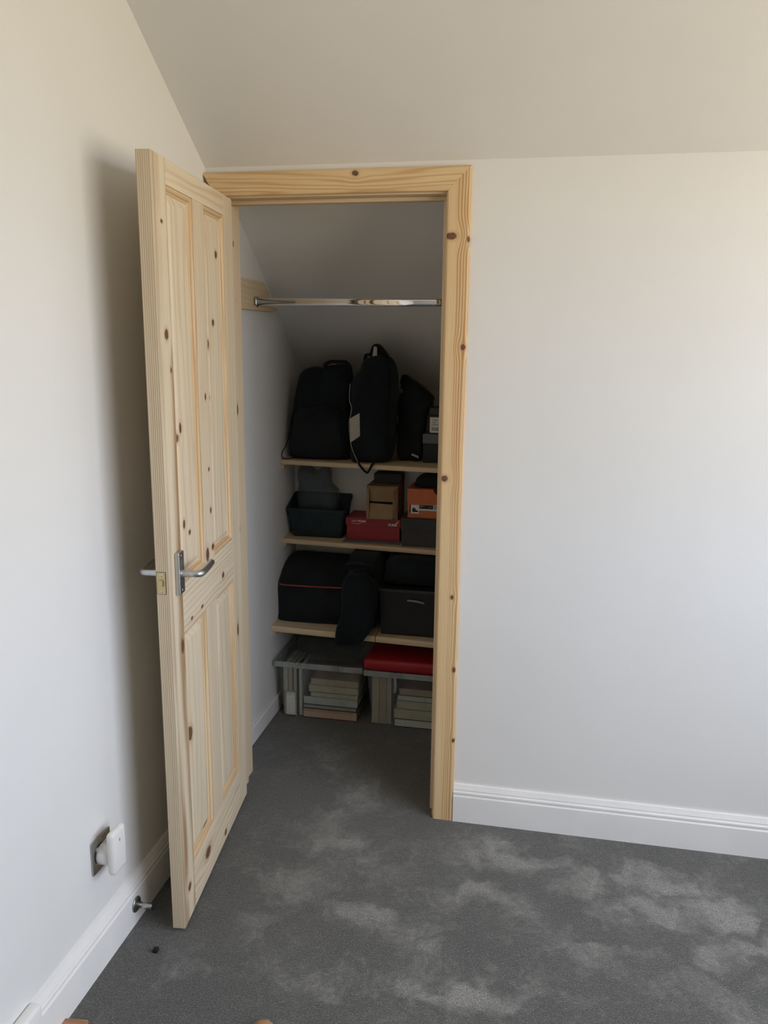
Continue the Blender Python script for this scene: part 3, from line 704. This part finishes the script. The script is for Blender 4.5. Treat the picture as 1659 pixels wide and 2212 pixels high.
bm_obj('body', bm, M['card'], b)
def flap(pts): 
    V = [Vector(p_) for p_ in pts]; nrm = (V[1]-V[0]).cross(V[3]-V[0]).normalized()*.003
    return mesh_obj('flap', V+[v+nrm for v in V], [(0, 1, 2, 3), (4, 5, 6, 7)]+[(i, (i+1) % 4, 4+(i+1) % 4, 4+i) for i in range(4)], M['card'], b)
flap([(c0+.006, cy0-.001, cz1-.004), (c1-.006, cy0-.001, cz1-.004), (c1-.014, cy0+.012, .913), (c0+.014, cy0+.012, .912)])
flap([(c0+.012, cy0-.002, cz0+.003), (c1-.022, cy0-.002, cz0+.003), (c1-.022, cy0+.006, .903), (c0+.014, cy0+.006, .906)])
flap([(c1-.003, cy0, cz0+.004), (c1-.003, cy0, cz1-.005), (c1-.018, cy0-.016, cz1-.012), (c1-.020, cy0-.012, cz0+.010)])
flap([(c0+.003, cy0, cz0+.004), (c0+.003, cy0, cz1-.005), (c0+.012, cy0-.009, cz1-.012), (c0+.012, cy0-.008, cz0+.010)])
box('inner_block', c0+.006, c1-.006, cy0+.03, cy1-.006, cz0+.004, .93, M['blackbox'], b, .004)  # plain black block inside the carton, behind the slot between the flaps
under(b)
tag(box('dark_carton', .350, .468, .872, .960, .9805, 1.022, M['darkgrey'], None, .002), 'low dark box lying on top of the brown carton', 'box')
b = empty('shoe_box', (.6, .86, S2)); tag(b, 'dark grey lidded shoe box under the orange box', 'shoe box')
box('body', .491, .735, .766, .955, S2+.0005, .82, M['darkgrey'], b, .0015); box('lid', .4875, .7385, .7625, .9585, .805, .858, M['darkgrey'], b, .0015)
under(b)
b = empty('shoe_box', (.6, .86, .858)); tag(b, 'orange shoe box with boot picture label on the dark grey box', 'shoe box')
prism('body', [(.5135, .8585), (.720, .8585), (.720, .930), (.5135, .930)], 'y', .778, .945, M['orange'], b)
prism('lid', [(.5115, .9250), (.722, .9250), (.722, .958), (.632, .958), (.624, .9665), (.617, .980), (.5115, .980)], 'y', .7755, .9475, M['orange'], b)
lb = plate('label_picture', [(.5270, .8775), (.5600, .8775), (.5600, .9140), (.5270, .9140)], .7752, M['white'], b, .0006); lb['label'] = 'white label with boot picture'
plate('boot_picture', [(.5330, .8835), (.5560, .8835), (.5575, .8870), (.5550, .8905), (.5480, .8935), (.5450, .8985), (.5430, .9030), (.5390, .9005), (.5350, .9010), (.5330, .8960), (.5335, .8900)], .7746, M['print'], lb, .0003)
lb2 = plate('label_strip', [(.5605, .8910), (.66, .8910), (.66, .9155), (.5605, .9155)], .7752, M['white'], b, .0005)
plate('label_panel', [(.5620, .8985), (.6200, .8985), (.6200, .9145), (.5620, .9145)], .7747, M['print'], lb2, .0003)
for (xa, xb, zz) in ((.5640, .5840, .9085), (.5640, .5720, .9040), (.6000, .6050, .9030), (.6080, .6130, .9060)): plate('print_line', [(xa, zz), (xb, zz), (xb, zz+.0022), (xa, zz+.0022)], .7744, M['printgrey'], lb2, .0002)
for i in range(8): plate('barcode_bar', [(.6240+i*.003, .8980), (.6255+i*.003, .8980), (.6255+i*.003, .9135), (.6240+i*.003, .9135)], .7747, M['print'], lb2, .0002)
box('label_edge', .5215, .5265, .7747, .7755, .880, .9135, M['print'], b)
under(b)
tag(pillow('cloth_pouch', [(.536, .982), (.536, 1.000), (.545, 1.020), (.580, 1.031), (.65, 1.034), (.70, 1.025), (.715, .982), (.62, .9805)], .800, .94, M['black'], None, .9805, .003, 12), 'black pouch lying on top of the orange box', 'pouch')

# ------------------------------------------------------------------ lowest shelf
b = empty('soft_case', (.13, .82, S3)); tag(b, 'black soft case with red piping at the left end of the lowest shelf', 'case')
def loft_case():
    sec = [(.704, S3+.001), (.697, S3+.010), (.695, .47), (.694, .545), (.698, .562), (.712, .578), (.76, .612), (.82, .638), (.90, .648), (.945, .640), (.955, .60), (.955, S3+.012), (.948, S3+.001)]
    sec = [(p_.x, p_.z) for p_ in catmull([(a, 0, c) for a, c in sec], 4, True)]
    cyy = sum(a for a, _ in sec)/len(sec); czz = sum(c for _, c in sec)/len(sec); n = len(sec); V = []; F = []
    xs = [(-.026, .86), (-.0245, .93), (-.020, .975), (-.010, .995), (.02, 1.0), (.13, 1.005), (.24, 1.0), (.265, .995), (.276, .97), (.282, .92), (.285, .84)]
    for x, s_ in xs:
        for (a, c) in sec:
            y = cyy+(a-cyy)*s_; z = max(czz+(c-czz)*s_, S3+.0008); q = Vector((x, y, z)); d_ = mnoise.noise(q*14)*.004
            V.append((x, y+d_, max(z+d_, S3+.0008)))
    for i in range(len(xs)-1):
        for j in range(n): F.append((i*n+j, i*n+(j+1) % n, (i+1)*n+(j+1) % n, (i+1)*n+j))
    F += [list(range(n)), [(len(xs)-1)*n+j for j in range(n)]]
    return mesh_obj('body', V, F, M['black2'], b, True)
loft_case()
tube('piping', [(-.0255, .80, .588), (-.026, .735, .566), (-.018, .700, .559), (.02, .6925, .558), (.12, .6915, .559), (.268, .6925, .562)], .0036, M['piping_red'], b, 8)['label'] = 'dull red piping'
tube('zip', [(-.022, .700, .540), (.02, .6935, .538), (.12, .6925, .539), (.262, .6935, .541)], .0016, M['strap'], b, 6)
under(b)
b = empty('duffel_bag', (.36, .65, S3)); tag(b, 'dark navy slumped bag spilling over the lowest shelf edge', 'bag')
pillow('body', [(.296, .402), (.293, .46), (.293, .593), (.291, .700), (.31, .712), (.39, .712), (.412, .700), (.418, .603), (.416, .47), (.404, .402), (.35, .401)], .625, .93, M['navy'], b, S3+.001, .007, 21)
pillow('hanging_end', [(.266, .435), (.262, .400), (.261, .366), (.300, .361), (.350, .370), (.372, .385), (.404, .430), (.420, .50), (.421, .60), (.40, .655), (.36, .66), (.300, .65), (.288, .58), (.288, .50), (.274, .455)], .545, .589, M['navy'], b, None, .006, 22, prof=((0, .80), (.05, .93), (.2, 1.0), (.8, 1.0), (1, .94)))
tube('fold_strap', [(.30, .60, .69), (.31, .58, .70), (.36, .575, .705), (.40, .585, .69), (.41, .62, .64)], .004, M['strap'], b, 8, flat=(.003, .012), ref=Vector((0, 1, 0)))
pillow('bridge', [(.296, .48), (.296, .62), (.32, .665), (.39, .665), (.416, .61), (.416, .50), (.36, .46)], .575, .66, M['navy'], b, None, .004, 23)
under(b)
b = empty('drawer_box', (.56, .77, S3)); tag(b, 'black storage box with grey handle slot on the lowest shelf', 'box')
pr = [(.437, S3+.0008), (.720, S3+.0008), (.728, .592), (.429, .588)]
prism('body', pr, 'y', .625, .94, M['blackbox'], b)
bm = bmesh.new()
for q in ((.425, .732, .619, .626, .583, .594), (.425, .732, .94, .946, .583, .594), (.424, .429, .626, .94, .583, .594), (.728, .733, .626, .94, .583, .594)): add_box(bm, *q, .001)
bm_obj('rim', bm, M['darkgrey'], b)
tube('handle', [(.546, .6225, .5500), (.553, .619, .5515), (.580, .618, .5505), (.605, .619, .5460), (.612, .6225, .5440)], .0042, M['printgrey'], b, 10)['label'] = 'grey handle'
under(b)
tag(pillow('cloth_bag', [(.436, .598), (.434, .64), (.445, .690), (.52, .708), (.62, .706), (.70, .695), (.722, .64), (.718, .598), (.58, .596)], .665, .93, M['black'], None, .596, .006, 31), 'black cloth bag lying on top of the black storage box', 'bag')

# ------------------------------------------------------------------ storage tubs with books on the closet floor
def book(label, group, x0, x1, y0, y1, z0, z1, lie, pg_, cv, rnd=False):
    """paperback with its page edges towards the room: lie=True flat, else standing"""
    r_ = empty('book', ((x0+x1)/2, (y0+y1)/2, z0)); tag(r_, label, 'book', group)
    t = min(.0014, (z1-z0)*.12 if lie else (x1-x0)*.12)
    bm = bmesh.new()
    if lie:
        add_box(bm, x0, x1, y0, y1, z0, z0+t); add_box(bm, x0, x1, y0, y1, z1-t, z1); add_box(bm, x0, x1, y1-t, y1, z0+t, z1-t)
        pgs = (x0+.002, x1-.002, y0+.0015, y1-t, z0+t, z1-t)
    else:
        add_box(bm, x0, x0+t, y0, y1, z0, z1); add_box(bm, x1-t, x1, y0, y1, z0, z1); add_box(bm, x0+t, x1-t, y1-t, y1, z0, z1)
        pgs = (x0+t, x1-t, y0+.0015, y1-t, z0+.002, z1-.002)
    bm_obj('cover', bm, COVER[cv], r_)
    box('pages', *pgs, PAGE[pg_], r_, .006 if rnd else 0, 3)
    return under(r_)
def clear_tub(name, label, x0, x1, y0, y1, h, cat='storage box'):
    r_ = empty(name, ((x0+x1)/2, (y0+y1)/2, 0)); tag(r_, label, cat, 'clear storage boxes')
    tub_mesh('body', x0+.006, x1-.006, y0+.006, y1-.006, .0008, h-.010, .020, .002, M['tub'], r_, 0, .022, rim=.003)
    bm = bmesh.new()
    for q in ((x0, x1, y0, y0+.010, h-.024, h), (x0, x1, y1-.010, y1, h-.024, h), (x0, x0+.010, y0+.010, y1-.010, h-.024, h), (x1-.010, x1, y0+.010, y1-.010, h-.024, h)): add_box(bm, *q, .003)
    bm_obj('rim', bm, M['rim'], r_)
    return r_
BG = 'books packed in the clear boxes'
t1 = clear_tub('storage_tub', 'clear plastic box of books with clear lid on the closet floor', -.016, .366, .595, .955, .252)
box('lid', -.014, .364, .597, .953, .2525, .256, M['tublid'], t1, .001); box('lid_rib', .03, .32, .64, .91, .2562, .262, M['tublid'], t1, .002)
under(t1)
t2 = clear_tub('storage_tub', 'clear plastic box of books with red lid on the closet floor', .372, .745, .590, .955, .248)
bm = bmesh.new(); add_box(bm, .370, .747, .588, .957, .2485, .300, .016, 4); bm_obj('lid', bm, M['redlid'], t2, True)
tube('clip', [(.500, .594, .236), (.505, .590, .215), (.506, .589, .180), (.502, .592, .162)], .004, M['rim'], t2, 10, flat=(.003, .006), ref=Vector((1, 0, 0)))
under(t2)
LB, RB = 'in the clear-lidded box', 'in the red-lidded box'
yb = .618
book('standing cream paged book at far left '+LB, BG, .0150, .0345, yb+.01, yb+.19, .004, .226, False, 0, 3)
book('second standing buff paged book from the left '+LB, BG, .0352, .0540, yb+.012, yb+.19, .004, .224, False, 3, 4)
book('thin standing dark covered book behind the pad '+LB, BG, .0548, .0720, yb+.02, yb+.19, .004, .222, False, 0, 0)
book('rounded pale pad standing in front at the left '+LB, BG, .0260, .0740, .612, .6265, .004, .112, False, 1, 3, True)
book('thin white booklet standing left of the stack '+LB, BG, .0850, .0980, .625, .78, .004, .220, False, 1, 3)
zs = .004
for i, (xa, xb, h_, pg_, cv, lab) in enumerate(((.103, .338, .040, 2, 1, 'thick tan paged book at the bottom of the stack '), (.103, .335, .016, 4, 0, 'thin grey paged book second up the stack '), (.104, .340, .037, 1, 0, 'white paged book third up the stack '), (.136, .342, .021, 0, 4, 'cream paged book fourth up the stack '), (.128, .344, .029, 0, 3, 'overhanging cream paged book fifth up the stack '), (.137, .345, .030, 3, 4, 'buff paged book topping the stack '))):
    book(lab+LB, BG, xa, xb, .617+.002*(i % 3), .82, zs, zs+h_, True, pg_, cv); zs += h_+.0008
book('tall tan paged book standing at far left '+RB, BG, .4010, .4320, .620, .80, .004, .222, False, 3, 4)
book('tall buff paged book standing second from left '+RB, BG, .4330, .4620, .620, .80, .004, .222, False, 2, 3)
book('pale paged book standing third from left '+RB, BG, .4630, .4830, .622, .80, .004, .218, False, 4, 3)
zs = .004
for i, (xa, xb, h_, pg_, cv, lab) in enumerate(((.498, .705, .033, 1, 0, 'white paged book at the bottom of the stack '), (.494, .700, .044, 0, 4, 'thick cream paged book second up the stack '), (.506, .708, .036, 0, 3, 'cream paged book third up the stack '), (.510, .702, .024, 1, 2, 'white paged book fourth up the stack '), (.516, .705, .030, 2, 1, 'tan paged book topping the stack '))):
    book(lab+RB, BG, xa, xb, .614+.002*(i % 3), .82, zs, zs+h_, True, pg_, cv); zs += h_+.0008
